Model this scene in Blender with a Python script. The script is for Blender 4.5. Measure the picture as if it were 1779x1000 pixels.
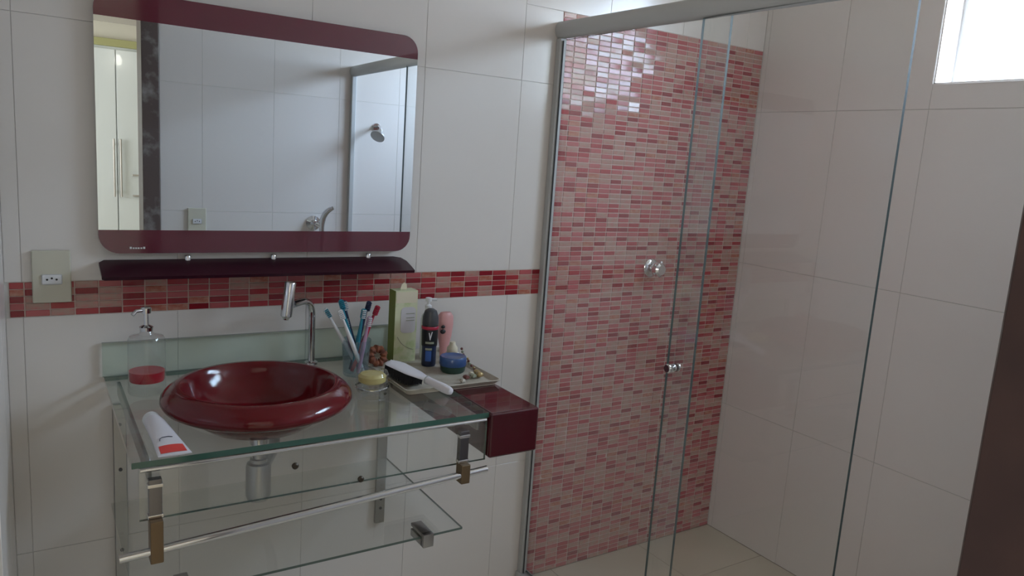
import bpy, bmesh, math, random
from mathutils import Vector, Matrix

# ------------------------------------------------------------------ clear
for o in list(bpy.data.objects):
    bpy.data.objects.remove(o, do_unlink=True)
scene = bpy.context.scene
C = scene.collection
random.seed(7)

# ------------------------------------------------------------------ camera (room: x right along the mirror wall, y into that wall, z up)
CAM_X, CAM_Y, CAM_Z = 0.0, -2.05, 1.4826
YAW, PITCH, ROLL, FPX = 0.576549, 0.168702, 0.0683133, 1312.76
fwd = Vector((math.sin(YAW)*math.cos(PITCH), math.cos(YAW)*math.cos(PITCH), -math.sin(PITCH)))
rgt = Vector((math.cos(YAW), -math.sin(YAW), 0))
up_ = rgt.cross(fwd)
r2 = math.cos(ROLL)*rgt + math.sin(ROLL)*up_
u2 = -math.sin(ROLL)*rgt + math.cos(ROLL)*up_
cd = bpy.data.cameras.new('camera')
cam = bpy.data.objects.new('camera', cd)
C.objects.link(cam)
cd.sensor_width = 36.0
cd.lens = FPX/1779.0*36.0
cd.clip_start = 0.02
mw = Matrix(((r2.x, u2.x, -fwd.x, CAM_X), (r2.y, u2.y, -fwd.y, CAM_Y), (r2.z, u2.z, -fwd.z, CAM_Z), (0, 0, 0, 1)))
cam.matrix_world = mw
scene.camera = cam

# ------------------------------------------------------------------ exposure, sky, lights
scene.view_settings.view_transform = 'Standard'
scene.view_settings.look = 'None'
scene.view_settings.gamma = 1.0
scene.view_settings.use_curve_mapping = False
scene.view_settings.exposure = 0.0
scene.cycles.transparent_max_bounces = 32
scene.cycles.max_bounces = 14

SKY = 44.0
world = bpy.data.worlds.new('sky'); scene.world = world
world.use_nodes = True
nt = world.node_tree; nt.nodes.clear()
wo = nt.nodes.new('ShaderNodeOutputWorld'); bg = nt.nodes.new('ShaderNodeBackground')
tc = nt.nodes.new('ShaderNodeTexCoord'); sp = nt.nodes.new('ShaderNodeSeparateXYZ')
rp = nt.nodes.new('ShaderNodeValToRGB')
rp.color_ramp.elements[0].position = 0.47; rp.color_ramp.elements[0].color = (.17, .17, .155, 1)
rp.color_ramp.elements[1].position = 0.51; rp.color_ramp.elements[1].color = (.26, .33, .42, 1)
e2 = rp.color_ramp.elements.new(.86); e2.color = (.60, .79, 1.05, 1)      # overcast sky, brighter towards the zenith
ma = nt.nodes.new('ShaderNodeMath'); ma.operation = 'MULTIPLY_ADD'; ma.inputs[1].default_value = .5; ma.inputs[2].default_value = .5
nt.links.new(tc.outputs['Generated'], sp.inputs[0]); nt.links.new(sp.outputs['Z'], ma.inputs[0])
nt.links.new(ma.outputs[0], rp.inputs[0]); nt.links.new(rp.outputs[0], bg.inputs[0])
bg.inputs[1].default_value = SKY
nt.links.new(bg.outputs[0], wo.inputs[0])

XB = 2.412      # right (shower) wall
YC = -1.865     # inner face of the wall with the doorway
XS = 1.4495     # plane of the shower glass
WIN = (-1.72, -.680, 1.803, 2.32)   # window opening y0,y1,z0,z1

def area(name, loc, rot, sx, sy, energy, col, portal=False):
    l = bpy.data.lights.new(name, 'AREA'); l.shape = 'RECTANGLE'; l.size = sx; l.size_y = sy
    l.energy = energy; l.color = col
    o = bpy.data.objects.new(name, l); C.objects.link(o); o.location = loc; o.rotation_euler = rot
    if portal: l.cycles.is_portal = True
    return o
area('window_portal', (XB+.13, (WIN[0]+WIN[1])/2, (WIN[2]+WIN[3])/2), (0, math.radians(90), 0), WIN[3]-WIN[2], WIN[1]-WIN[0], 1, (1, 1, 1), True)
# area light added inside the bedroom's left end, for an assumed, unmodelled window
area('bedroom_added_light', (-1.45, -3.3, 1.5), (0, math.radians(-90), 0), 1.2, 1.6, 42, (1.0, .965, .925))

# ------------------------------------------------------------------ materials
def mat(name, col, rough=.5, metal=0., coat=0., spec=.5, noise=None, bump=None, coat_rough=.03):
    m = bpy.data.materials.new(name); m.use_nodes = True
    n = m.node_tree.nodes; L = m.node_tree.links
    b = n['Principled BSDF']
    b.inputs['Base Color'].default_value = (*col, 1)
    b.inputs['Roughness'].default_value = rough
    b.inputs['Metallic'].default_value = metal
    b.inputs['Coat Weight'].default_value = coat
    b.inputs['Coat Roughness'].default_value = coat_rough
    b.inputs['Specular IOR Level'].default_value = spec
    if noise:      # (scale, second colour, low, high)
        t = n.new('ShaderNodeTexNoise'); t.inputs['Scale'].default_value = noise[0]; t.inputs['Detail'].default_value = 5
        g = n.new('ShaderNodeTexCoord'); L.new(g.outputs['Object'], t.inputs['Vector'])
        r = n.new('ShaderNodeValToRGB')
        r.color_ramp.elements[0].position = noise[2]; r.color_ramp.elements[0].color = (*col, 1)
        r.color_ramp.elements[1].position = noise[3]; r.color_ramp.elements[1].color = (*noise[1], 1)
        L.new(t.outputs[0], r.inputs[0]); L.new(r.outputs[0], b.inputs['Base Color'])
    if bump:       # (scale, strength, distance)
        t2 = n.new('ShaderNodeTexNoise'); t2.inputs['Scale'].default_value = bump[0]; t2.inputs['Detail'].default_value = 3
        g2 = n.new('ShaderNodeTexCoord'); L.new(g2.outputs['Object'], t2.inputs['Vector'])
        bp = n.new('ShaderNodeBump'); bp.inputs['Strength'].default_value = bump[1]; bp.inputs['Distance'].default_value = bump[2]
        L.new(t2.outputs[0], bp.inputs['Height']); L.new(bp.outputs[0], b.inputs['Normal'])
    return m

def glass(name, tint, haze=0., f0=.04, hazecol=(.8, .8, .8), gloss_rough=.01):
    """clear pane or vessel: tinted transmission, Schlick reflection, a small diffuse mix"""
    m = bpy.data.materials.new(name); m.use_nodes = True
    n = m.node_tree.nodes; L = m.node_tree.links; n.clear()
    out = n.new('ShaderNodeOutputMaterial')
    tr = n.new('ShaderNodeBsdfTransparent'); tr.inputs[0].default_value = (*tint, 1)
    gl = n.new('ShaderNodeBsdfGlossy'); gl.inputs['Roughness'].default_value = gloss_rough
    ge = n.new('ShaderNodeNewGeometry')
    dp = n.new('ShaderNodeVectorMath'); dp.operation = 'DOT_PRODUCT'
    L.new(ge.outputs['Normal'], dp.inputs[0]); L.new(ge.outputs['Incoming'], dp.inputs[1])
    ab = n.new('ShaderNodeMath'); ab.operation = 'ABSOLUTE'; L.new(dp.outputs['Value'], ab.inputs[0])
    om = n.new('ShaderNodeMath'); om.operation = 'SUBTRACT'; om.inputs[0].default_value = 1; L.new(ab.outputs[0], om.inputs[1])
    pw = n.new('ShaderNodeMath'); pw.operation = 'POWER'; pw.inputs[1].default_value = 5; L.new(om.outputs[0], pw.inputs[0])
    md = n.new('ShaderNodeMath'); md.operation = 'MULTIPLY_ADD'; md.inputs[1].default_value = 1-f0; md.inputs[2].default_value = f0
    L.new(pw.outputs[0], md.inputs[0])
    mx = n.new('ShaderNodeMixShader'); L.new(md.outputs[0], mx.inputs[0])
    last = tr.outputs[0]
    if haze > 0:
        df = n.new('ShaderNodeBsdfDiffuse'); df.inputs[0].default_value = (*hazecol, 1)
        hz = n.new('ShaderNodeMixShader'); hz.inputs[0].default_value = haze
        L.new(tr.outputs[0], hz.inputs[1]); L.new(df.outputs[0], hz.inputs[2]); last = hz.outputs[0]
    L.new(last, mx.inputs[1]); L.new(gl.outputs[0], mx.inputs[2]); L.new(mx.outputs[0], out.inputs[0])
    return m

def emit(name, col, s):
    m = bpy.data.materials.new(name); m.use_nodes = True
    n = m.node_tree.nodes; n.clear()
    e = n.new('ShaderNodeEmission'); e.inputs[0].default_value = (*col, 1); e.inputs[1].default_value = s
    o = n.new('ShaderNodeOutputMaterial'); m.node_tree.links.new(e.outputs[0], o.inputs[0]); return m

M = {}
M['tile'] = mat('glazed_white_tile', (.745, .69, .645), .22, coat=.35, coat_rough=.12, bump=(2.2, .05, .02))
M['grout'] = mat('pale_grout', (.68, .64, .60), .8)
M['grout_shower'] = mat('brownish_grout', (.50, .45, .41), .8)
M['floor_tile'] = mat('beige_floor_tile', (.60, .54, .42), .28, noise=(3.0, (.66, .59, .47), .35, .7))
M['floor_grout'] = mat('brown_floor_grout', (.30, .25, .19), .9)
M['ceiling'] = mat('ceiling_paint', (.78, .75, .70), .9)
M['plaster'] = mat('bedroom_paint', (.70, .68, .60), .85)
M['m_dark'] = mat('mosaic_dark_red', (.26, .012, .022), .12, coat=.15, spec=.42)
M['m_mid'] = mat('mosaic_rose', (.38, .036, .045), .12, coat=.15, spec=.42)
M['m_pink'] = mat('mosaic_pink', (.45, .10, .105), .12, coat=.15, spec=.42)
M['m_beige'] = mat('mosaic_marbled_beige', (.43, .255, .205), .12, coat=.15, spec=.42, noise=(55, (.50, .17, .16), .45, .68))
M['m_rust'] = mat('mosaic_rust', (.40, .105, .065), .12, coat=.15, spec=.42, noise=(60, (.52, .27, .20), .4, .7))
M['m_grout'] = mat('mosaic_grout', (.60, .45, .39), .8)
M['burg'] = mat('burgundy_glaze', (.125, .005, .009), .14, coat=.3, spec=.32)
M['burgslab'] = mat('burgundy_slab_glaze', (.060, .003, .009), .13, coat=.5, spec=.35)
M['burgband'] = mat('burgundy_mirror_band', (.13, .014, .032), .12, coat=1.0, spec=.6)
M['burgshelf'] = mat('burgundy_shelf_glass', (.035, .006, .014), .28, spec=.3)
M['mirror'] = mat('mirror_silver', (.90, .96, .995), .0, metal=1.)
M['chrome'] = mat('chrome', (.72, .72, .74), .12, metal=1.)
M['steel'] = mat('brushed_steel', (.42, .41, .40), .35, metal=1., bump=(90, .08, .002))
M['chrome_dark_refl'] = mat('chrome_painted_dark_reflection', (.20, .20, .22), .18, metal=1.)  # dark surroundings mirrored in the bracket, put into its base colour
M['chrome_brown_refl'] = mat('clip_painted_brown_reflection', (.20, .135, .075), .4, metal=.7)  # brown floor reflection painted into the clip's base colour
M['alu'] = mat('satin_aluminium', (.50, .50, .485), .55, metal=.2)
M['bolt'] = mat('dark_bolt', (.06, .045, .03), .4, metal=.5)
M['rubber'] = mat('dark_gasket', (.05, .05, .05), .7)
M['pane'] = glass('shower_glass', (.975, .985, .98), haze=.07, f0=.05, hazecol=(.75, .72, .70))
M['pane_door'] = glass('sliding_glass', (.985, .99, .985), haze=.012, f0=.045, hazecol=(.75, .72, .70))
M['pane_clean'] = glass('window_glass', (.98, .98, .98), f0=.04)
M['glass_edge'] = mat('glass_edge_green', (.03, .10, .075), .15, coat=1.)
M['pane_edge'] = mat('shower_glass_edge', (.05, .07, .065), .45, spec=.25)
M['shelf_edge'] = mat('thin_shelf_edge', (.10, .13, .11), .3)
M['counter'] = glass('counter_glass', (.975, .992, .982), haze=.045, f0=.035, hazecol=(.68, .74, .66))
M['splash'] = glass('backsplash_glass', (.955, .995, .975), haze=.03, f0=.025, hazecol=(.68, .84, .75))
M['apron'] = glass('apron_glass', (.975, .985, .975), haze=.05, f0=.06, hazecol=(.6, .62, .57))
M['clear'] = glass('clear_bottle_glass', (.955, .96, .955), haze=.03, f0=.06)
M['cup'] = glass('cup_glass', (.84, .89, .92), haze=.05, f0=.06, hazecol=(.5, .6, .65))
M['red_liquid'] = mat('red_hand_soap', (.42, .006, .020), .2, coat=.2, spec=.3)
M['wood'] = mat('dark_jamb_wood', (.026, .012, .010), .4, noise=(14, (.045, .022, .017), .35, .7))
M['worn'] = mat('worn_jamb_paint', (.12, .085, .075), .5, noise=(17, (.30, .27, .25), .52, .72))
M['wardrobe'] = mat('white_wardrobe_lacquer', (.74, .80, .82), .22, coat=.8)
M['handle'] = mat('grey_bar_handle', (.55, .53, .5), .35, metal=.6)
M['olive'] = mat('olive_cornice', (.42, .42, .20), .6)
M['cream_plastic'] = mat('cream_plastic', (.62, .585, .47), .4)
M['white_plastic'] = mat('white_plastic', (.75, .74, .74), .35)
M['black'] = mat('black_plastic', (.012, .012, .014), .35)
M['grey_cap'] = mat('dark_grey_cap', (.055, .055, .06), .35)
M['window_frame'] = mat('white_window_frame', (.8, .8, .8), .4)
M['lime'] = mat('lime_carton', (.40, .44, .20), .6)
M['lime_dark'] = mat('green_carton_side', (.20, .25, .05), .6)
M['carton'] = mat('pale_green_carton', (.64, .64, .42), .55, noise=(22, (.50, .56, .28), .5, .6))
M['carton_panel'] = mat('carton_lilac_panel', (.60, .56, .56), .55)
M['pinkb'] = mat('pink_bottle', (.66, .33, .31), .35)
M['cream'] = mat('cream_cap', (.70, .62, .46), .45)
M['blue'] = mat('blue_jar', (.03, .085, .24), .3, coat=.4)
M['bluel'] = mat('blue_label', (.05, .13, .42), .3)
M['deepgreen'] = mat('dark_green_jar_base', (.015, .05, .035), .3)
M['tube_white'] = mat('tube_white', (.72, .68, .70), .4)
M['tube_red'] = mat('tube_red_print', (.72, .06, .05), .4)
M['ink'] = mat('dark_ink', (.06, .06, .09), .5)
M['yellow'] = mat('yellow_soap', (.56, .46, .17), .5)
M['tray'] = mat('cream_tray', (.50, .45, .37), .45, noise=(40, (.42, .36, .28), .4, .7))
M['gold'] = mat('old_gold', (.45, .33, .16), .35, metal=.6)
M['scrunch'] = mat('rust_scrunchie', (.30, .10, .045), .8, noise=(60, (.16, .05, .03), .4, .6))
M['bristle'] = mat('black_bristles', (.010, .008, .010), .7)
M['teal'] = mat('teal_plastic', (.02, .22, .30), .35)
M['navy'] = mat('navy_plastic', (.02, .030, .075), .35)
M['redp'] = mat('red_plastic', (.42, .02, .05), .35)
M['pinkp'] = mat('lilac_plastic', (.45, .28, .40), .35)
M['bulb'] = emit('lit_bulb', (1, .93, .8), 60)
M['bead'] = mat('brown_bead', (.16, .05, .04), .35)
M['beadg'] = mat('sage_bead', (.30, .31, .22), .4)

# ------------------------------------------------------------------ helpers
def link(name, me, parent=None, loc=None):
    o = bpy.data.objects.new(name, me); C.objects.link(o)
    if loc is not None: o.location = loc
    if parent is not None:
        o.parent = parent
        o.matrix_parent_inverse = WORLD_INV.get(parent.name, Matrix.Identity(4))
    return o
WORLD_INV = {}
def thing(name, label, cat, loc=(0, 0, 0), group=None):
    o = bpy.data.objects.new(name, None); C.objects.link(o); o.empty_display_size = .03
    o.location = loc; o['label'] = label; o['category'] = cat
    if group: o['group'] = group
    WORLD_INV[o.name] = Matrix.Translation(Vector(loc)).inverted()
    return o
def struct(o, label, cat):
    o['kind'] = 'structure'; o['label'] = label; o['category'] = cat; return o
def tag(o, label, cat, group=None):
    o['label'] = label; o['category'] = cat
    if group: o['group'] = group
    return o
def build(name, bm, mats, parent=None, smooth=False, loc=None):
    me = bpy.data.meshes.new(name)
    bmesh.ops.recalc_face_normals(bm, faces=bm.faces[:])
    bm.to_mesh(me); bm.free()
    if not isinstance(mats, (list, tuple)): mats = [mats]
    for m in mats: me.materials.append(m)
    if smooth:
        for p in me.polygons: p.use_smooth = True
        me.set_sharp_from_angle(angle=math.radians(38))
    return link(name, me, parent, loc)
def box(bm, x0, x1, y0, y1, z0, z1, bev=0., seg=2, mi=0):
    r = bmesh.ops.create_cube(bm, size=1)
    vs = r['verts']
    for v in vs:
        v.co = Vector((x0+(v.co.x+.5)*(x1-x0), y0+(v.co.y+.5)*(y1-y0), z0+(v.co.z+.5)*(z1-z0)))
    fs = list({f for v in vs for f in v.link_faces})
    for f in fs: f.material_index = mi
    if bev > 0:
        es = list({e for v in vs for e in v.link_edges})
        bmesh.ops.bevel(bm, geom=es, offset=bev, segments=seg, affect='EDGES', profile=.5)
    return vs
def bxo(name, b, m, parent=None, bev=0., seg=2, smooth=False):
    bm = bmesh.new(); box(bm, *b, bev=bev, seg=seg); o = build(name, bm, m, parent, smooth=smooth or bev > 0)
    if bev > 0: o.modifiers.new('weighted_normal', 'WEIGHTED_NORMAL').weight = 100
    return o
def lathe(bm, prof, c=(0, 0, 0), n=32, axis='z', mi=0, sx=1., sy=1.):
    rings = []
    for r, h in prof:
        if r < 1e-6:
            rings.append([bm.verts.new((0, 0, h))])
        else:
            rings.append([bm.verts.new((r*math.cos(2*math.pi*k/n)*sx, r*math.sin(2*math.pi*k/n)*sy, h)) for k in range(n)])
    for a, b in zip(rings[:-1], rings[1:]):
        for k in range(n):
            if len(a) == 1 and len(b) == 1: continue
            if len(a) == 1: f = bm.faces.new((a[0], b[k], b[(k+1) % n]))
            elif len(b) == 1: f = bm.faces.new((a[k], a[(k+1) % n], b[0]))
            else: f = bm.faces.new((a[k], a[(k+1) % n], b[(k+1) % n], b[k]))
            f.material_index = mi
    vs = [v for r in rings for v in r]
    if axis == 'x': R = Matrix.Rotation(math.radians(90), 3, 'Y')
    elif axis == 'y': R = Matrix.Rotation(math.radians(90), 3, 'X')      # +h goes towards -y
    elif axis == 'z': R = Matrix.Identity(3)
    else: R = Vector((0, 0, 1)).rotation_difference(Vector(axis).normalized()).to_matrix()
    for v in vs: v.co = R @ v.co + Vector(c)
    return vs
def tube(bm, pts, rad, n=14, cap=True, mi=0):
    pts = [Vector(p) for p in pts]; rings = []
    rads = rad if isinstance(rad, (list, tuple)) else [rad]*len(pts)
    t0 = (pts[1]-pts[0]).normalized()
    nrm = t0.orthogonal().normalized()
    for i, p in enumerate(pts):
        t = ((pts[min(i+1, len(pts)-1)]-pts[max(i-1, 0)])).normalized()
        nrm = (nrm - t*nrm.dot(t)).normalized(); b = t.cross(nrm)
        rings.append([bm.verts.new(p+(nrm*math.cos(2*math.pi*k/n)+b*math.sin(2*math.pi*k/n))*rads[i]) for k in range(n)])
    for a, b in zip(rings[:-1], rings[1:]):
        for k in range(n):
            f = bm.faces.new((a[k], a[(k+1) % n], b[(k+1) % n], b[k])); f.material_index = mi
    if cap:
        for r in (rings[0], rings[-1]):
            f = bm.faces.new(r); f.material_index = mi
def bez(p0, p1, p2, n=8):
    p0, p1, p2 = map(Vector, (p0, p1, p2))
    return [(p0*(1-t)**2 + p1*2*t*(1-t) + p2*t*t) for t in [i/n for i in range(n+1)]]
def prism(bm, poly, h, origin, ax, ay, mi=0, mi_side=None):
    """poly in a plane (ax, ay) from origin, extruded by h along ax x ay"""
    o, ax, ay = Vector(origin), Vector(ax), Vector(ay); nn = ax.cross(ay).normalized()*h
    a = [bm.verts.new(o+ax*p[0]+ay*p[1]) for p in poly]; b = [bm.verts.new(v.co+nn) for v in a]
    f1 = bm.faces.new(a); f2 = bm.faces.new(b); f1.material_index = f2.material_index = mi
    for k in range(len(a)):
        f = bm.faces.new((a[k], a[(k+1) % len(a)], b[(k+1) % len(a)], b[k]))
        f.material_index = mi if mi_side is None else mi_side
def rrect(x0, x1, y0, y1, r, n=6, corners=(1, 1, 1, 1)):
    """corners: bottom-left, bottom-right, top-right, top-left rounded or square"""
    P = []
    for (cx, cy, a0, k, sx, sy) in ((x0+r, y0+r, 180, 0, x0, y0), (x1-r, y0+r, 270, 1, x1, y0), (x1-r, y1-r, 0, 2, x1, y1), (x0+r, y1-r, 90, 3, x0, y1)):
        if corners[k]:
            for i in range(n+1):
                a = math.radians(a0+90*i/n); P.append((cx+r*math.cos(a), cy+r*math.sin(a)))
        else: P.append((sx, sy))
    return P
def subtract(rects, hole):
    out = []
    hx0, hx1, hz0, hz1 = hole
    for (a, b, c, d) in rects:
        if b <= hx0 or a >= hx1 or d <= hz0 or c >= hz1: out.append((a, b, c, d)); continue
        if c < hz0: out.append((a, b, c, hz0))
        if d > hz1: out.append((a, b, hz1, d))
        c2, d2 = max(c, hz0), min(d, hz1)
        if a < hx0: out.append((a, hx0, c2, d2))
        if b > hx1: out.append((hx1, b, c2, d2))
    return [r for r in out if r[1]-r[0] > .012 and r[3]-r[2] > .012]
def grid(us, vs): return [(us[i], us[i+1], vs[j], vs[j+1]) for i in range(len(us)-1) for j in range(len(vs)-1)]

def tiles(parent, rects, plane, pos, m, name='wall_tile', gap=.0005, th=.006, sgn=1):
    """pieces proud of the wall body; plane 'y','x','z': visible face lies at pos, thickness goes into the wall (sgn)"""
    cache = {}
    for (a, b, c, d) in rects:
        w, h = b-a-2*gap, d-c-2*gap; key = (round(w, 4), round(h, 4))
        if key not in cache:
            bm = bmesh.new()
            if plane == 'y': box(bm, -w/2, w/2, min(0, th*sgn), max(0, th*sgn), -h/2, h/2)
            elif plane == 'x': box(bm, min(0, th*sgn), max(0, th*sgn), -w/2, w/2, -h/2, h/2)
            else: box(bm, -w/2, w/2, -h/2, h/2, min(0, th*sgn), max(0, th*sgn))
            es = bm.edges[:]
            bmesh.ops.bevel(bm, geom=es, offset=.0005, segments=1, affect='EDGES')
            bmesh.ops.recalc_face_normals(bm, faces=bm.faces[:])
            me = bpy.data.meshes.new(name); bm.to_mesh(me); bm.free(); me.materials.append(m); cache[key] = me
        u, v = (a+b)/2, (c+d)/2
        loc = {'y': (u, pos, v), 'x': (pos, u, v), 'z': (u, v, pos)}[plane]
        link(name, cache[key], parent, loc)

# ------------------------------------------------------------------ room shell
H = 2.5
XL = -.05
wb = struct(bxo('wall_back', (-.6, XB+.15, .0018, .15, 0, H), M['grout']), 'white tiled wall behind the mirror and washstand', 'wall')
gx = [XL, -.016, .317, .65, .983, 1.316, 1.649, 1.982, 2.315, XB]
r = grid(gx, [0, .453, 1.043, 1.1345, 1.726, 2.316, H])
r = [q for q in r]
r = subtract(r, (XL, 1.458, 1.043, 1.1345))
r = [(a, b, (1.1265 if abs(c-1.1345) < 1e-6 and a < 1.458 else c), d) for a, b, c, d in r]
r = subtract(r, (1.458, XB, 0, 1.954))
tiles(wb, r, 'y', 0, M['tile'])

# mosaic: band and shower panel
MC = ['m_dark', 'm_mid', 'm_pink', 'm_beige', 'm_rust']
tile_me = {}
def mosaic_tile(w, key):
    k = (round(w, 4), key)
    if k not in tile_me:
        bm = bmesh.new(); box(bm, -w/2, w/2, 0, .005, -.00725, .00725)
        bmesh.ops.bevel(bm, geom=bm.edges[:], offset=.0007, segments=1, affect='EDGES')
        bmesh.ops.recalc_face_normals(bm, faces=bm.faces[:])
        me = bpy.data.meshes.new('mosaic_tile'); bm.to_mesh(me); bm.free(); me.materials.append(M[key]); tile_me[k] = me
    return tile_me[k]
rng = random.Random(3)
tb = struct(bxo('trim_1', (-.0415, 1.4575, .0012, .0045, 1.0435, 1.126), M['m_grout']), 'narrow red and pink glass mosaic band running across the white wall', 'mosaic band')
xs = [-.042, -.012] + [-.012+.0507*i for i in range(1, 30)]
xs = [x for x in xs if x < 1.44] + [1.458]
prev = [None]*5
for i in range(len(xs)-1):
    for j in range(5):
        w = xs[i+1]-xs[i]-.003
        k = rng.choices(MC, (30, 22, 20, 22, 6))[0]
        while k == prev[j] and k == 'm_dark' or (j and k == 'm_dark' and prev_k == 'm_dark'): k = rng.choices(MC, (10, 22, 30, 24, 14))[0]
        prev[j] = k; prev_k = k
        o = link('mosaic_tile', mosaic_tile(w, k), tb, ((xs[i]+xs[i+1])/2, -.0006, 1.0435+.01655*(j+.5)))
        o.rotation_euler = (rng.gauss(0, .010), 0, rng.gauss(0, .010))
tp = struct(bxo('trim_2', (1.4585, XB-.0005, .0012, .0045, .001, 1.954), M['m_grout']), 'red and pink glass mosaic wall inside the shower', 'mosaic wall')
cells = []
for i in range(19):
    for j in range(117):
        x = 1.459+.0501*(i+.5); z = .0167*(j+.5)
        # staggered dark pieces give the panel its woven look
        if (i*2 + j) % 5 == 0 and rng.random() < .78: k = rng.choice(('m_dark', 'm_dark', 'm_mid'))
        else: k = rng.choices(MC, (1, 10, 30, 50, 9))[0]
        d = math.sqrt(x*x+2.05**2+(z-CAM_Z)**2)
        cells.append((d, x, z, k))
cells.sort()
for d, x, z, k in cells[:300]:
    o = link('mosaic_tile', mosaic_tile(.0472, k), tp, (x, -.0006, z))
    o.rotation_euler = (rng.gauss(0, .026), 0, rng.gauss(0, .026))
V = []; F = []; MI = []
for d, x, z, k in cells[300:]:
    b = len(V); w, h = .0236, .0072
    ta, tb_ = rng.gauss(0, .026), rng.gauss(0, .026)
    def yy(dx, dz): return -.0006 + dx*tb_ + dz*ta
    for dx, dz in ((-w, -h), (w, -h), (w, h), (-w, h)): V.append((x+dx, .004, z+dz))
    for dx, dz in ((-w+.0007, -h+.0007), (w-.0007, -h+.0007), (w-.0007, h-.0007), (-w+.0007, h-.0007)): V.append((x+dx, yy(dx, dz), z+dz))
    for f in ((4, 5, 6, 7), (0, 1, 5, 4), (1, 2, 6, 5), (2, 3, 7, 6), (3, 0, 4, 7)):
        F.append(tuple(b+q for q in f)); MI.append(MC.index(k))
me = bpy.data.meshes.new('mosaic_tiles'); me.from_pydata(V, [], F)
for k in MC: me.materials.append(M[k])
me.polygons.foreach_set('material_index', MI); me.update()
o = link('mosaic_field', me, tp); o['kind'] = 'stuff'

# right wall with the window
bm = bmesh.new()
for (a, b, c, d) in subtract([(-2.0, .15, 0, H)], WIN): box(bm, XB+.0015, XB+.16, a, b, c, d)
wr = struct(build('wall_right', bm, M['grout_shower']), 'white tiled shower wall with the high window', 'wall')
gy = [YC, -1.667, -1.335, -1.008, -.68, -.352, -.022, 0]
tiles(wr, subtract(grid(gy, [0, .545, 1.135, 1.725, 2.315, H]), WIN), 'x', XB, M['tile'], gap=.0009)
# tiled window reveals
bm = bmesh.new()
box(bm, XB+.006, XB+.155, WIN[0], WIN[1], WIN[2]-.006, WIN[2]+.004)
box(bm, XB+.006, XB+.155, WIN[0]-.004, WIN[0]+.004, WIN[2], WIN[3])
box(bm, XB+.006, XB+.155, WIN[1]-.004, WIN[1]+.004, WIN[2], WIN[3])
box(bm, XB+.006, XB+.155, WIN[0], WIN[1], WIN[3]-.004, WIN[3]+.004)
build('window_reveal', bm, M['tile'], wr)
w1 = thing('window_1', 'high frosted-bright window in the shower wall', 'window', (XB+.12, -1.09, WIN[2]))
w1['kind'] = 'structure'
bm = bmesh.new(); fy0, fy1, fz0, fz1 = WIN[0]+.004, WIN[1]-.004, WIN[2]+.004, WIN[3]-.004
X0, X1 = XB+.10, XB+.135
for b_ in ((fy0, fy0+.014, fz0, fz1), (fy1-.014, fy1, fz0, fz1), (fy0+.014, fy1-.014, fz0, fz0+.014), (fy0+.014, fy1-.014, fz1-.014, fz1), (-1.205, -1.19, fz0+.014, fz1-.014)):
    box(bm, X0, X1, *b_)
build('window_frame', bm, M['window_frame'], w1)
for (a, b) in ((fy0+.014, -1.205), (-1.19, fy1-.014)):
    bxo('pane', (XB+.115, XB+.119, a, b, fz0+.014, fz1-.014), M['pane_clean'], w1)

# left pier and left wall
bm = bmesh.new(); box(bm, -.6, XL-.0015, -.75, .001, 0, H); box(bm, -.6, -.45, YC-.135, -.75, 0, H)
wl = struct(build('wall_left', bm, M['grout']), 'white tiled wall end beside the washstand at the left edge', 'wall')
tiles(wl, grid([-.75, -.333, 0], [0, .453, 1.043, 1.635, 2.226, H]), 'x', XL, M['tile'], sgn=-1)

# wall with the doorway
DX0, DX1, DZ = -.36, .453, 2.10
bm = bmesh.new()
for (a, b, c, d) in subtract([(-1.6, 3.0, 0, 2.62)], (DX0-.02, DX1+.02, 0, DZ+.02)): box(bm, a, b, YC-.135, YC-.0015, c, d)
wf = struct(build('wall_front', bm, M['plaster']), 'tiled wall with the doorway, seen in the mirror', 'wall')
gx2 = [-.45, -.287, .046, .379, .712, 1.045, 1.378, 1.711, 2.044, 2.377, XB]
tiles(wf, subtract(grid(gx2, [0, .545, 1.135, 1.725, 2.315, H]), (DX0-.075, DX1+.075, 0, DZ+.07)), 'y', YC, M['tile'], sgn=-1)
d1 = thing('door_1', 'dark brown wooden door frame at the right edge, repeated in the mirror', 'door frame', (DX1, YC, 0)); d1['kind'] = 'structure'
for (a, b, nm) in ((DX1, DX1+.0195, 'jamb'), (DX0-.0195, DX0, 'jamb')):
    bxo(nm, (a, b, YC-.137, YC+.012, 0, DZ), M['wood'], d1, bev=.001)
bxo('head_jamb', (DX0-.0195, DX1+.0195, YC-.137, YC+.012, DZ, DZ+.0195), M['wood'], d1)
for yy0, yy1 in ((YC+.0005, YC+.014), (YC-.151, YC-.1365)):
    for (a, b) in ((DX1+.001, DX1+.072), (DX0-.072, DX0-.001)):
        bxo('architrave', (a, b, yy0, yy1, 0, DZ+.07), M['worn'], d1, bev=.003)
    bxo('architrave', (DX0-.001, DX1+.001, yy0, yy1, DZ+.001, DZ+.07), M['worn'], d1, bev=.003)

fl = struct(bxo('floor', (-1.6, XB+.15, -5.4, .15, -.12, -.0015), M['floor_grout']), 'beige ceramic tile floor', 'floor')
fx = [-.6+.4275*i for i in range(7)]; fx = [-.55, -.123, .304, .732, 1.16, 1.588, 2.016, XB]
tiles(fl, grid(fx, [YC, -1.589, -1.154, -.719, -.284, 0]), 'z', 0, M['floor_tile'], 'floor_tile', gap=.0015, sgn=-1)
bxo('bedroom_floor', (-1.5, 3.0, -5.4, YC-.0, -.0015, 0), M['floor_tile'], fl)
struct(bxo('ceiling', (-.6, XB+.15, YC-.004, .15, H, H+.1), M['ceiling']), 'plain painted bathroom ceiling', 'ceiling')

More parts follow.
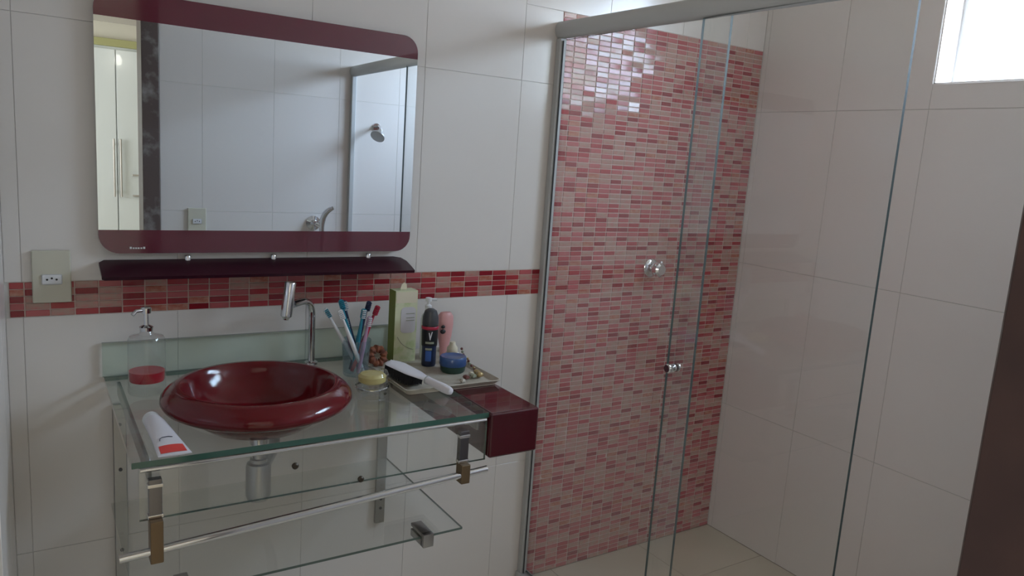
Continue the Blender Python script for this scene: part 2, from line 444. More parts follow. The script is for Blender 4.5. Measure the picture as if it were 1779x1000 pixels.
# bedroom seen through the doorway in the mirror
struct(bxo('wall_bedroom_back', (-1.6, 3.0, -5.3, -5.2, 0, 2.33), M['plaster']), 'pale bedroom wall behind the wardrobe', 'wall')
struct(bxo('wall_bedroom_left', (-1.6, -1.5, -5.2, -2.0, 0, 2.33), M['plaster']), 'left bedroom wall', 'wall')
struct(bxo('wall_bedroom_right', (2.9, 3.0, -5.2, -2.0, 0, 2.33), M['plaster']), 'right bedroom wall', 'wall')
struct(bxo('ceiling_bedroom', (-1.6, 3.0, -5.3, -2.0005, 2.33, 2.45), M['ceiling']), 'bedroom ceiling above the wardrobe', 'ceiling')

# ------------------------------------------------------------------ wardrobe (reflection)
YW = -4.6
wd = thing('wardrobe', 'tall white wardrobe with bar handles, seen in the mirror through the doorway', 'wardrobe', (.6, YW, 0))
bxo('carcass', (-.6, 1.8, -5.19, YW-.022, 0, 2.11), M['wardrobe'], wd)
bxo('filler_panel', (-.6, 1.8, -5.19, YW-.03, 2.166, 2.285), M['plaster'], wd)
bxo('crown', (-.6, 1.8, -5.19, YW-.01, 2.285, 2.3285), M['handle'], wd)
bxo('cornice', (-.62, 1.82, -5.19, YW+.01, 2.11, 2.165), M['olive'], wd, bev=.004)
for (a, b, hx) in ((.12, .598, .575), (.602, 1.08, .622), (-.36, .116, None), (1.084, 1.56, None)):
    d = bxo('door', (a+.0015, b-.0015, YW-.0215, YW, .08, 2.09), M['wardrobe'], wd, bev=.002)
    if hx:
        bm = bmesh.new(); tube(bm, [(hx, YW+.03, .99), (hx, YW+.03, 1.43)], .007, 10)
        for z in (1.03, 1.39): tube(bm, [(hx, YW, z), (hx, YW+.03, z)], .005, 8)
        build('handle', bm, M['handle'], d, smooth=True)
        if hx > .6:
            for z in (1.0, 1.16): bxo('drawer_pull', (.70, .745, YW, YW+.02, z-.006, z+.006), M['handle'], d, bev=.002)
bl = thing('pendant_bulb', 'bare bedroom pendant bulb mirrored as a spark on the wardrobe', 'lamp', (.73, -3.4, 2.33))
def at_bulb(pr): bm = bmesh.new(); lathe(bm, pr, (.73, -3.4, 0), 20); return bm
build('ceiling_rose', at_bulb([(0, 2.329), (.04, 2.329), (.04, 2.318), (.01, 2.310), (0, 2.310)]), M['white_plastic'], bl, True)
build('cord', at_bulb([(0, 2.311), (.003, 2.311), (.003, 2.20), (0, 2.20)]), M['white_plastic'], bl, True)
build('lamp_holder', at_bulb([(0, 2.20), (.016, 2.20), (.018, 2.16), (0, 2.16)]), M['white_plastic'], bl, True)
build('bulb', at_bulb([(0, 2.161), (.014, 2.16), (.018, 2.145), (.031, 2.12), (.032, 2.10), (.022, 2.075), (0, 2.065)]), M['bulb'], bl, True)

# ------------------------------------------------------------------ shower enclosure
se = thing('shower_enclosure', 'frameless sliding glass shower enclosure under a fat aluminium top rail', 'shower enclosure', (XS, -.9, 0))
bm = bmesh.new()
prof = [(.021*math.cos(a)*1.0, .027*math.sin(a)) for a in [2*math.pi*k/28 for k in range(28)]]
ra, rb = [], []
for (u, v) in prof:
    ra.append(bm.verts.new((XS+u, -.001, 1.894+v))); rb.append(bm.verts.new((XS+u, YC+.001, 1.872+v)))
for k in range(28): bm.faces.new((ra[k], ra[(k+1) % 28], rb[(k+1) % 28], rb[k]))
bm.faces.new(ra); bm.faces.new(rb)
build('top_rail', bm, M['alu'], se, True)
for (y0, y1) in ((-.026, -.001), (YC+.001, YC+.026)):
    bxo('wall_profile', (XS-.014, XS+.010, y0, y1, .03, 1.868), M['alu'], se, bev=.003)
bxo('gasket', (XS-.0065, XS-.0035, -.031, -.027, .03, 1.86), M['rubber'], se)
def pane(name, x, y0, y1, z0, z1, th=.008, m='pane'):
    bm = bmesh.new(); box(bm, x-th/2, x+th/2, y0, y1, z0, z1)
    for f in bm.faces:
        n = f.normal; f.material_index = 0 if abs(n.x) > .5 else 1
    return build(name, bm, [M[m], M['pane_edge']], se)
pane('fixed_panel', XS+.008, -.704, -.022, .04, 1.865)
sd = pane('sliding_door', XS-.008, -1.182, -.627, .045, 1.860, m='pane_door')
bm = bmesh.new(); tube(bm, [(XS-.040, -.655, .965), (XS-.040, -.655, .966)], .001, 4)
bm.free()
bm = bmesh.new()
lathe(bm, [(0, 0), (.0105, 0), (.0115, .002), (.0115, .005), (.006, .007), (.006, .012), (.0115, .014), (.0125, .017), (.0125, .024), (.010, .027), (0, .027)], (XS-.012, -.655, .965), 24, axis=(-1, 0, 0))
lathe(bm, [(0, 0), (.0105, 0), (.0115, .002), (.0115, .006), (0, .007)], (XS-.004, -.655, .965), 24, axis=(1, 0, 0))
build('knob', bm, M['chrome'], sd, True)
bxo('floor_track', (XS-.022, XS+.022, YC+.001, -.001, .0, .036), M['alu'], se, bev=.004)

# shower valve on the mosaic
sv = thing('shower_valve', 'round chrome shower valve on the mosaic wall behind the fixed glass', 'valve', (1.935, -.001, 1.122))
bm = bmesh.new(); lathe(bm, [(0, 0), (.033, 0), (.034, .004), (.028, .010), (.012, .013), (0, .013)], (1.935, -.001, 1.122), 32, axis='y')
build('escutcheon', bm, M['chrome'], sv, True)
bm = bmesh.new(); lathe(bm, [(.011, .012), (.012, .02), (.022, .026), (.026, .036), (.025, .055), (.018, .062), (0, .063)], (1.935, -.001, 1.122), 32, axis='y', )
for k in range(5):
    a = 2*math.pi*k/5; tube(bm, [(1.935+.016*math.cos(a), -.046, 1.122+.016*math.sin(a)), (1.935+.031*math.cos(a), -.046, 1.122+.031*math.sin(a))], [.006, .005], 8)
build('handle', bm, M['chrome'], sv, True)

# shower head and hand spray on the opposite wall (seen in the mirror)
sh = thing('overhead_shower', 'small chrome shower head on its arm, seen in the mirror through the glass', 'shower head', (1.575, YC, 1.60))
bm = bmesh.new(); lathe(bm, [(0, 0), (.022, 0), (.02, .008), (0, .01)], (1.585, YC, 1.60), 20, axis=(0, 1, 0)); build('flange', bm, M['chrome'], sh, True)
bm = bmesh.new(); tube(bm, bez((1.585, YC+.005, 1.60), (1.58, YC+.09, 1.61), (1.56, YC+.12, 1.575)), .008, 10); build('arm', bm, M['chrome'], sh, True)
bm = bmesh.new(); lathe(bm, [(0, 0), (.012, 0), (.014, .012), (.036, .035), (.038, .045), (0, .046)], (1.562, YC+.118, 1.58), 24, axis=(-.55, .45, -.7)); build('rose', bm, M['steel'], sh, True)
hs = thing('bidet_spray', 'chrome bidet hand spray hooked on the opposite wall, seen low in the mirror', 'bidet spray', (1.24, YC, 1.09))
bm = bmesh.new(); lathe(bm, [(0, 0), (.038, 0), (.038, .006), (.018, .012), (.014, .04), (0, .042)], (1.255, YC, 1.085), 24, axis=(0, 1, 0)); build('wall_valve', bm, M['chrome'], hs, True)
bm = bmesh.new(); tube(bm, [(1.285, YC+.05, .98), (1.285, YC+.05, 1.075)] + bez((1.285, YC+.05, 1.085), (1.288, YC+.055, 1.15), (1.33, YC+.085, 1.172), 6), [.011, .013, .014, .015, .015, .015, .014, .013, .010], 12)
tube(bm, [(1.255, YC+.04, 1.085), (1.285, YC+.05, 1.07)], .010, 10); build('spray_gun', bm, M['chrome'], hs, True)
bm = bmesh.new(); tube(bm, bez((1.285, YC+.05, .98), (1.29, YC+.07, .62), (1.20, YC+.03, .80), 14), .006, 10); build('hose', bm, M['steel'], hs, True)

# outlets
def outlet(name, label, x0, x1, z0, z1, y, s, tilt=0.):
    t = thing(name, label, 'outlet', ((x0+x1)/2, y, (z0+z1)/2))
    bxo('cover_plate', (x0, x1, min(y, y+s*.009), max(y, y+s*.009), z0, z1), M['cream_plastic'], t, bev=.003)
    cx, cz = (x0+x1)/2, (z0+z1)/2-.006
    yb = y+s*.009
    bxo('socket', (cx-.021, cx+.021, min(yb, yb+s*.003), max(yb, yb+s*.003), cz-.012, cz+.012), M['white_plastic'], t, bev=.003)
    for dx, dz in ((-.0095, 0), (0, .003), (.0095, 0)):
        bm = bmesh.new(); lathe(bm, [(0, 0), (.0024, 0), (.0024, .0006), (0, .0006)], (cx+dx, yb+s*.0031, cz+dz), 12, axis=(0, s, 0))
        build('pin_hole', bm, M['black'], t)
    return t
outlet('wall_outlet', 'cream wall outlet with three pin holes left of the mirror shelf', .004, .083, 1.077, 1.201, -.001, -1)
outlet('wall_outlet', 'cream outlet on the far tiled wall, seen low in the mirror', .645, .728, 1.035, 1.150, YC+.001, 1)

# ------------------------------------------------------------------ mirror and its shelf
mr = thing('mirror', 'wide wall mirror with burgundy bands along its top and bottom', 'mirror', (.545, -.01, 1.19))
MX0, MX1, MZ0, MZ1 = .141, .948, 1.1945, 1.802
bi, ti = 1.2515, 1.741
bm = bmesh.new(); prism(bm, [(MX0, bi), (MX1, bi), (MX1, ti), (MX0, ti)], .006, (0, -.016, 0), (1, 0, 0), (0, 0, 1), 0, 1)
build('mirror_glass', bm, [M['mirror'], M['glass_edge']], mr)
bm = bmesh.new(); prism(bm, rrect(MX0, MX1, MZ0, bi, .045, 8, (1, 1, 0, 0)), .006, (0, -.016, 0), (1, 0, 0), (0, 0, 1))
lb = build('lower_band', bm, M['burgband'], mr)
bm = bmesh.new(); prism(bm, rrect(MX0, MX1, ti, MZ1, .045, 8, (0, 0, 1, 1)), .006, (0, -.016, 0), (1, 0, 0), (0, 0, 1))
build('upper_band', bm, M['burgband'], mr)
bm = bmesh.new()
for k, (a, b, h) in enumerate(((0, .0045, .005), (.0065, .0105, .0035), (.012, .016, .0035), (.0175, .0215, .0035), (.0235, .0275, .0035), (.0295, .034, .005))):
    box(bm, .207+a, .207+b, -.0229, -.0221, 1.2055, 1.2055+h)
build('maker_mark', bm, M['white_plastic'], mr)['label'] = 'tiny white maker mark'
bxo('backing', (MX0+.05, MX1-.05, -.0155, -.001, MZ0+.03, MZ1-.03), M['grey_cap'], mr)

ms = thing('mirror_shelf', 'narrow dark burgundy glass shelf directly below the mirror', 'shelf', (.53, -.08, 1.165))
P = [(.152, -.004), (.905, -.004), (.925, -.014), (.932, -.040), (.930, -.080), (.927, -.112), (.146, -.112), (.140, -.106), (.140, -.02)]
bm = bmesh.new(); ta = math.radians(13.5); prism(bm, P, .008, (0, 0, 1.170), (1, 0, 0), (0, math.cos(ta), math.sin(ta)))
sb = build('shelf_board', bm, M['burgshelf'], ms)
for x in (.34, .555, .825):
    bm = bmesh.new(); lathe(bm, [(0, 0), (.008, 0), (.008, .010), (.006, .013), (0, .0135)], (x, -.010, 1.1745), 16)
    build('shelf_peg', bm, M['chrome'], ms, True)

# ------------------------------------------------------------------ glass washstand
ZT = .885; CX0, CX1, CY0 = .146, .912, -.585
SX, SY = .432, -.362     # sink centre
ws = thing('glass_washstand', 'wall-hung clear green glass washstand holding the burgundy bowl', 'washstand', (.53, -.3, .55))
def plate_with_hole(x0, x1, y0, y1, z0, z1, cx, cy, rad, n=48):
    bm = bmesh.new()
    import math as m_
    def ring(z):
        inner = []; outer = []
        for k in range(n):
            a = 2*m_.pi*k/n; c, s = m_.cos(a), m_.sin(a)
            inner.append(bm.verts.new((cx+rad*c, cy+rad*s, z)))
            tx = (x1-cx)/c if c > 1e-9 else ((x0-cx)/c if c < -1e-9 else 1e9)
            ty = (y1-cy)/s if s > 1e-9 else ((y0-cy)/s if s < -1e-9 else 1e9)
            t = min(tx, ty); outer.append([cx+t*c, cy+t*s])
        for X in (x0, x1):          # snap the nearest outer point to each corner
            for Y in (y0, y1):
                k = min(range(n), key=lambda q: (outer[q][0]-X)**2+(outer[q][1]-Y)**2); outer[k] = [X, Y]
        return inner, [bm.verts.new((p[0], p[1], z)) for p in outer]
    i0, o0 = ring(z0); i1, o1 = ring(z1)
    for k in range(n):
        q = (k+1) % n
        bm.faces.new((i1[k], o1[k], o1[q], i1[q])); bm.faces.new((i0[k], i0[q], o0[q], o0[k]))
        f = bm.faces.new((o0[k], o0[q], o1[q], o1[k])); f.material_index = 1
        bm.faces.new((i0[k], i1[k], i1[q], i0[q]))
    return bm
build('countertop', plate_with_hole(CX0, CX1, CY0, -.004, ZT-.012, ZT, SX, SY, .158), [M['counter'], M['glass_edge']], ws)
def gpane(name, b, m, axis, edge='glass_edge', parent=None):
    bm = bmesh.new(); box(bm, *b)
    for f in bm.faces: f.material_index = 0 if abs(f.normal[axis]) > .5 else 1
    return build(name, bm, [M[m], M[edge]], parent or ws)
gpane('backsplash', (.143, .905, -.012, -.003, ZT+.0005, .972), 'splash', 1)
gpane('front_apron', (.158, .910, -.583, -.575, .766, .8715), 'apron', 1)
bm = bmesh.new(); box(bm, .155, .907, -.500, -.0145, .547, .553)
for f in bm.faces: f.material_index = 1 if (f.normal.y < -.5 or f.normal.x > .5) else 0
build('lower_shelf', bm, [M['apron'], M['shelf_edge']], ws)
# bright polished bead under the counter edge
bm = bmesh.new(); tube(bm, [(.160, -.5845, .8675), (.905, -.5845, .8675)], .0042, 12); build('edge_bead', bm, M['chrome'], ws, True)
for x in (.184, .842):
    zb_ = .690+(x-.184)*.058
    b = bxo('front_bracket', (x-.0115, x+.0115, -.5985, -.5835, .778, .852), M['chrome_dark_refl'], ws, bev=.001)
    bxo('bar_clip', (x-.0115, x+.0115, -.6135, -.5835, zb_, .7745), M['chrome_brown_refl'], b, bev=.002)
    for z in (.775, .836): bxo('bracket_band', (x-.0135, x+.0135, -.600, -.5840, z, z+.007), M['chrome'], b, bev=.001)
for x in (.178, .893):
    bxo('side_arm', (x-.004, x+.004, -.570, -.0145, .838, .8725), M['steel'], ws, bev=.002)
    u = bxo('wall_upright', (x-.015, x+.015, -.014, -.001, .34, .812), M['steel'], ws, bev=.002)
    for z in (.39, .42, .64, .76):
        bm = bmesh.new(); lathe(bm, [(0, 0), (.0045, 0), (.0045, .002), (0, .002)], (x, -.0141, z), 12, axis='y'); build('screw', bm, M['grey_cap'], u, True)
for x in (.25, .805):
    bm = bmesh.new(); box(bm, x-.014, x+.014, -.5065, -.44, .528, .5465, bev=.001); box(bm, x-.014, x+.014, -.507, -.44, .5535, .562, bev=.001); box(bm, x-.014, x+.014, -.515, -.5005, .528, .562, bev=.001)
    build('shelf_clip', bm, M['steel'], ws, True)
bm = bmesh.new(); tube(bm, [(.121, -.604, .7100), (.903, -.604, .752)], .0082, 16); build('towel_bar', bm, M['chrome'], ws, True)
for (x, z) in ((.4494, .8286), (.594, .7735)):
    bm = bmesh.new(); lathe(bm, [(0, 0), (.007, 0), (.007, .004), (.004, .007), (0, .007)], (x, -.583, z), 16, axis='y'); build('apron_bolt', bm, M['bolt'], ws, True)

# burgundy side counter
sc = tag(bxo('side_counter', (.9125, 1.050, -.597, -.002, .772, ZT), M['burgslab'], None, bev=.006, seg=3), 'glossy burgundy box-edged counter block at the right end of the glass', 'counter')

# sink
sk = thing('sink', 'round burgundy vessel sink with a thick sloping rim set in the glass', 'sink', (SX, SY, .84))
bm = bmesh.new()
lathe(bm, [(.022, .838), (.07, .839), (.115, .851), (.145, .872), (.157, .888), (.170, .8915), (.190, .896), (.203, .904), (.2075, .913), (.206, .922), (.198, .932), (.184, .943), (.174, .9475), (.167, .947), (.162, .941), (.158, .930), (.148, .907), (.130, .885), (.10, .867), (.06, .857), (.022, .853)], (SX, SY, 0), 72)
build('bowl', bm, M['burg'], sk, True)
bm = bmesh.new(); lathe(bm, [(0, .8545), (.008, .8545), (.010, .857), (.024, .857), (.026, .8545), (.021, .850), (.020, .80), (.0, .80)], (SX, SY, 0), 28); build('drain', bm, M['chrome'], sk, True)
tr = thing('sink_trap', 'chrome bottle trap under the sink, seen through the glass apron', 'drain trap', (SX, SY, .66))
bm = bmesh.new(); lathe(bm, [(0, .799), (.014, .799), (.014, .765), (.019, .763), (.019, .755), (.026, .752), (.028, .745), (.028, .675), (.024, .664), (0, .662)], (SX, SY, 0), 28); build('trap_body', bm, M['steel'], tr, True)
bm = bmesh.new(); tube(bm, [(SX+.02, SY+.02, .735)] + bez((SX+.06, SY+.10, .735), (SX+.10, SY+.2, .735), (SX+.11, -.03, .735), 6) , .013, 14); build('waste_pipe', bm, M['steel'], tr, True)

# faucet
fa = thing('faucet', 'tall slim chrome faucet with a tilted cylindrical spout head', 'faucet', (.651, -.052, ZT))
bm = bmesh.new(); lathe(bm, [(0, ZT+.0005), (.018, ZT+.0005), (.018, ZT+.006), (.012, ZT+.010), (0, ZT+.010)], (.651, -.052, 0), 24); build('base_flange', bm, M['chrome'], fa, True)
bm = bmesh.new()
tube(bm, [(.651, -.052, ZT+.008), (.651, -.052, .95), (.651, -.052, 1.015)] + bez((.651, -.052, 1.020), (.651, -.052, 1.068), (.612, -.086, 1.070), 9) + [(.580, -.113, 1.069)], .0095, 16)
build('riser', bm, M['chrome'], fa, True)
bm = bmesh.new()
lathe(bm, [(0, -.004), (.007, -.004), (.008, 0), (.0145, .006), (.0150, .012), (.0150, .092), (.0135, .095), (0, .0955)], (.557, -.128, 1.036), 28, axis=(.13, .03, 1)); build('spout_head', bm, M['chrome'], fa, True)

# ------------------------------------------------------------------ things on the counter
# soap dispenser
sx_, sy_ = .224, -.165
so = thing('soap_dispenser', 'clear glass soap dispenser with red liquid left of the sink', 'soap dispenser', (sx_, sy_, ZT))
bm = bmesh.new(); lathe(bm, [(0, ZT+.001), (.039, ZT+.001), (.041, ZT+.006), (.040, ZT+.128), (.036, ZT+.136), (.016, ZT+.141), (.013, ZT+.148), (0, ZT+.148)], (sx_, sy_, 0), 36); build('bottle', bm, M['clear'], so, True)
bm = bmesh.new(); lathe(bm, [(0, ZT+.030), (.037, ZT+.030), (.0385, ZT+.034), (.0385, ZT+.054), (0, ZT+.054)], (sx_, sy_, 0), 36); build('liquid', bm, M['red_liquid'], so, True)
bm = bmesh.new(); lathe(bm, [(.0, ZT+.149), (.014, ZT+.149), (.015, ZT+.158), (.006, ZT+.163), (.005, ZT+.190), (.011, ZT+.191), (.012, ZT+.203), (.010, ZT+.205), (0, ZT+.2055)], (sx_, sy_, 0), 24)
tube(bm, [(sx_, sy_, ZT+.198), (sx_-.022, sy_-.010, ZT+.198), (sx_-.030, sy_-.014, ZT+.190)], .0045, 10); build('pump', bm, M['chrome'], so, True)

# tube of toothpaste
tt = thing('toothpaste_tube', 'white squeeze tube with a red printed end lying left of the sink', 'toothpaste tube', (.215, -.5, ZT))
bm = bmesh.new(); rings = []
for (t, hw, hh) in ((0, .0175, .0165), (.12, .0195, .0165), (.4, .0225, .013), (.7, .026, .008), (.93, .0295, .0028), (1.0, .0300, .0016)):
    c = Vector((.2035+.018*t, -.425-.155*t, ZT+.001+hh))
    rings.append([bm.verts.new(c+Vector((hw*math.cos(a), .09*hw*math.cos(a)*0, hh*math.sin(a)))) for a in [2*math.pi*k/24 for k in range(24)]])
for a, b in zip(rings[:-1], rings[1:]):
    for k in range(24):
        f = bm.faces.new((a[k], a[(k+1) % 24], b[(k+1) % 24], b[k]))
bm.faces.new(rings[0]); bm.faces.new(rings[-1])
build('tube_body', bm, M['tube_white'], tt, True)
bm = bmesh.new(); lathe(bm, [(0, 0), (.0165, 0), (.0165, .020), (.014, .023), (0, .023)], (.2035, -.4252, ZT+.0178), 28, axis=(-.10, 1, 0)); build('cap', bm, M['white_plastic'], tt, True)
def onsurf(t, u, lift=.0006):
    pts = ((0, .0175, .0165), (.12, .0195, .0165), (.4, .0225, .013), (.7, .026, .008), (.93, .0295, .0028), (1.0, .03, .0016))
    for (a, b) in zip(pts[:-1], pts[1:]):
        if a[0] <= t <= b[0]:
            s = (t-a[0])/(b[0]-a[0]); hw = a[1]+(b[1]-a[1])*s; hh = a[2]+(b[2]-a[2])*s; break
    return Vector((.2035+.018*t+hw*u, -.425-.155*t, ZT+.001+hh+hh*math.sqrt(max(0, 1-u*u))+lift))
def strip(name, ts, us, m, parent, lift=.0007):
    bm = bmesh.new(); g = [[bm.verts.new(onsurf(t, u, lift)) for u in us] for t in ts]
    for i in range(len(ts)-1):
        for j in range(len(us)-1): bm.faces.new((g[i][j], g[i][j+1], g[i+1][j+1], g[i+1][j]))
    build(name, bm, m, parent, True)
us = [-.78+1.56*i/10 for i in range(11)]
strip('red_label', [.80, .84, .88, .92, .955], us, M['tube_red'], tt)
bm = bmesh.new()
tube(bm, [onsurf(.70, -.58, .001), onsurf(.655, -.52, .001), onsurf(.635, -.35, .001), onsurf(.635, .1, .001), onsurf(.645, .38, .001)], .0007, 6); build('printed_arc', bm, M['ink'], tt)

# toothbrush cup and brushes
cx, cy = .728, -.190
cp = thing('toothbrush_cup', 'clear bluish glass cup holding toothbrushes behind the sink', 'cup', (cx, cy, ZT))
bm = bmesh.new(); lathe(bm, [(0, ZT+.001), (.031, ZT+.001), (.033, ZT+.006), (.039, ZT+.098), (.0375, ZT+.099), (.0315, ZT+.010), (0, ZT+.008)], (cx, cy, 0), 36); build('cup_wall', bm, M['cup'], cp, True)
def brush(label, base, tip, mh, mb, head=.028, back=1):
    t = thing('toothbrush', label, 'toothbrush', base, 'toothbrushes in the glass cup')
    b, e = Vector(base), Vector(tip); d = (e-b).normalized(); h0 = e-d*head
    bm = bmesh.new(); L = (h0-b).length
    tube(bm, [b, b+d*L*.25, b+d*L*.6, b+d*L*.85, h0], [.0045, .0062, .006, .0042, .0035], 10); build('handle', bm, M[mh], t, True)
    s = d.cross(Vector((0, 1, 0))).normalized(); n = s.cross(d).normalized()*back
    bm = bmesh.new(); P = rrect(0, head, -.0068, .0068, .005, 4); prism(bm, P, .004, h0-n*.002, d, s); build('brush_head', bm, M[mh], t, True)
    bm = bmesh.new()
    for i in range(5):
        for j in range(3):
            o = h0+d*(.004+i*.005)+s*(-.0035+j*.0035)
            tube(bm, [o-n*.0015, o-n*.0125], .0016, 5)
    build('bristles', bm, M[mb], t)
zb = ZT+.014
brush('teal and white toothbrush leaning furthest left in the cup', (cx+.012, cy, zb), (.640, -.185, 1.070), 'white_plastic', 'teal')
brush('bright teal toothbrush standing tallest at the left of the cup', (cx+.008, cy-.008, zb), (.677, -.195, 1.094), 'teal', 'teal')
brush('white toothbrush with a blue grip left of the cup centre', (cx+.014, cy+.010, zb), (.692, -.180, 1.088), 'navy', 'white_plastic')
brush('short lilac toothbrush in the middle of the cup', (cx+.004, cy+.012, zb), (.700, -.172, 1.040), 'pinkp', 'white_plastic')
brush('teal-headed lilac toothbrush right of the cup centre', (cx-.010, cy-.006, zb), (.741, -.200, 1.068), 'teal', 'white_plastic')
brush('navy toothbrush standing tallest at the right of the cup', (cx-.012, cy+.008, zb), (.760, -.188, 1.085), 'navy', 'navy')
brush('red toothbrush leaning furthest right in the cup', (cx-.015, cy-.012, zb), (.784, -.190, 1.072), 'redp', 'redp')
brush('dark blue toothbrush leaning right just below the red one', (cx+.002, cy+.020, zb), (.768, -.138, 1.052), 'navy', 'redp')

brush('white toothbrush with a pale head just left of the tallest teal one', (cx+.012, cy-.026, zb), (.664, -.226, 1.074), 'white_plastic', 'white_plastic')
brush('pink and white toothbrush crossing the cup between teal and red', (cx-.004, cy-.028, zb), (.748, -.225, 1.052), 'pinkp', 'white_plastic')

# jar with yellow soap
jx, jy = .716, -.335
jr = thing('soap_jar', 'low clear glass jar with a yellow bar inside, right of the sink', 'jar', (jx, jy, ZT))
bm = bmesh.new(); lathe(bm, [(0, ZT+.001), (.036, ZT+.001), (.039, ZT+.006), (.040, ZT+.040), (.042, ZT+.044), (.038, ZT+.052), (.020, ZT+.058), (0, ZT+.059)], (jx, jy, 0), 36); build('jar_wall', bm, M['clear'], jr, True)
bm = bmesh.new(); lathe(bm, [(0, ZT+.022), (.026, ZT+.022), (.034, ZT+.027), (.035, ZT+.040), (.029, ZT+.046), (0, ZT+.047)], (jx, jy, 0), 32); build('yellow_bar', bm, M['yellow'], jr, True)
bm = bmesh.new(); lathe(bm, [(.0405, ZT+.010), (.0425, ZT+.011), (.0425, ZT+.014), (.0405, ZT+.015), (.0405, ZT+.010)], (jx, jy, 0), 36); build('rim_ring', bm, M['chrome'], jr, True)

# tray
ty = thing('tray', 'cream rectangular tray with a raised lip holding the cosmetics', 'tray', (.905, -.27, ZT))
bm = bmesh.new(); prism(bm, rrect(.786, 1.046, -.400, -.055, .012, 4), .004, (0, 0, ZT+.001), (1, 0, 0), (0, 1, 0)); build('tray_base', bm, M['tray'], ty)
bm = bmesh.new()
for (sc0, z) in (((.780, 1.052, -.408, -.047), 0),):
    a, b, c, d = sc0; path = rrect(a, b, c, d, .014, 5); path.append(path[0])
    inn = rrect(a+.010, b-.010, c+.010, d-.010, .008, 5); inn.append(inn[0])
    def ringv(pp, z): return [bm.verts.new((p[0], p[1], z)) for p in pp[:-1]]
    R = [ringv(inn, ZT+.001), ringv(inn, ZT+.004), ringv(path, ZT+.016), ringv([(p[0]*1+ (.003 if p[0] > .9 else -.003), p[1]+(.003 if p[1] > -.2 else -.003)) for p in path], ZT+.015), ringv([(p[0]*.99+.009, p[1]) for p in inn], ZT+.001)]
    n = len(R[0])
    for i in range(4):
        for k in range(n): bm.faces.new((R[i][k], R[i][(k+1) % n], R[i+1][(k+1) % n], R[i+1][k]))
build('tray_lip', bm, M['tray'], ty, True)
ZR = ZT+.0055

# tall green carton
bx = thing('cosmetic_carton', 'tall pale green cosmetic carton standing at the back of the tray', 'carton', (.895, -.11, ZR))
bm = bmesh.new(); box(bm, .862, .930, -.132, -.088, ZR, 1.097)
for f in bm.faces: f.material_index = 1 if f.normal.x < -.5 else 0
build('carton_body', bm, [M['carton'], M['lime_dark']], bx)
bm = bmesh.new(); prism(bm, [(.884, 1.0975), (.905, 1.0975), (.903, 1.112), (.896, 1.118), (.888, 1.112)], .002, (0, -.110, 0), (1, 0, 0), (0, 0, 1)); build('hang_tab', bm, M['cream'], bx)
bm = bmesh.new(); prism(bm, rrect(.880, .926, .975, 1.050, .012, 4), .0006, (0, -.1322, 0), (1, 0, 0), (0, 0, 1)); build('lilac_panel', bm, M['carton_panel'], bx)
bm = bmesh.new(); prism(bm, rrect(.864, .928, 1.062, 1.094, .003, 3), .0006, (0, -.1322, 0), (1, 0, 0), (0, 0, 1)); build('yellow_panel', bm, M['cream'], bx)
bm = bmesh.new()
tube(bm, bez((.872, -.1328, .965), (.885, -.1328, .935), (.922, -.1328, .925), 8), .0008, 5)
build('printed_curve', bm, M['beadg'], bx)
for z in (1.010, 1.018, 1.030): bxo('printed_line', (.896, .922, -.1334, -.1329, z, z+.002), M['beadg'], bx)

# deodorant
dx, dy = .947, -.185
de = thing('deodorant_can', 'black and blue spray deodorant can in front of the carton', 'deodorant', (dx, dy, ZR))
bm = bmesh.new(); lathe(bm, [(0, ZR), (.019, ZR), (.0205, ZR+.004), (.0205, ZR+.055), (.0225, ZR+.060), (.0235, ZR+.10), (.0225, ZR+.118), (0, ZR+.118)], (dx, dy, 0), 28)
for f in bm.faces:
    zc = f.calc_center_median().z-ZR; f.material_index = 1 if zc < .058 else 0
build('can', bm, [M['black'], M['navy']], de, True)
bm = bmesh.new(); lathe(bm, [(.0228, ZR+.1185), (.0232, ZR+.122), (.0225, ZR+.140), (.017, ZR+.158), (.008, ZR+.164), (0, ZR+.165)], (dx, dy, 0), 28); build('cap', bm, M['grey_cap'], de, True)
bm = bmesh.new(); lathe(bm, [(.0236, ZR+.1065), (.0245, ZR+.108), (.0243, ZR+.114), (.0232, ZR+.1155)], (dx, dy, 0), 28); build('red_ring', bm, M['redp'], de, True)
def cyl_patch(name, cx, cy, rad, z0, z1, a0, a1, m, parent, shape=None):
    bm = bmesh.new(); n = 8
    if shape is None: shape = [(u, v) for u in (0, 1) for v in (0, 1)]
    g = []
    for i in range(n+1):
        a = math.radians(a0+(a1-a0)*i/n)
        g.append([bm.verts.new((cx+rad*math.cos(a), cy+rad*math.sin(a), z)) for z in (z0, z1)])
    for i in range(n): bm.faces.new((g[i][0], g[i+1][0], g[i+1][1], g[i][1]))
    return build(name, bm, m, parent, True)
cyl_patch('blue_label', dx, dy, .0210, ZR+.016, ZR+.046, 215, 262, M['bluel'], de)
cyl_patch('silver_label', dx, dy, .0210, ZR+.048, ZR+.054, 212, 265, M['beadg'], de)
cyl_patch('silver_label', dx, dy, .0240, ZR+.067, ZR+.073, 215, 275, M['beadg'], de)
bm = bmesh.new()      # white V emblem
def onc(a, z, r=.0242): a = math.radians(a); return Vector((dx+r*math.cos(a), dy+r*math.sin(a), ZR+z))
v = [bm.verts.new(onc(a, z)) for a, z in ((236, .099), (242, .099), (247, .088), (256, .102), (262, .102), (249, .078), (245, .078))]
bm.faces.new(v); build('emblem', bm, M['white_plastic'], de)

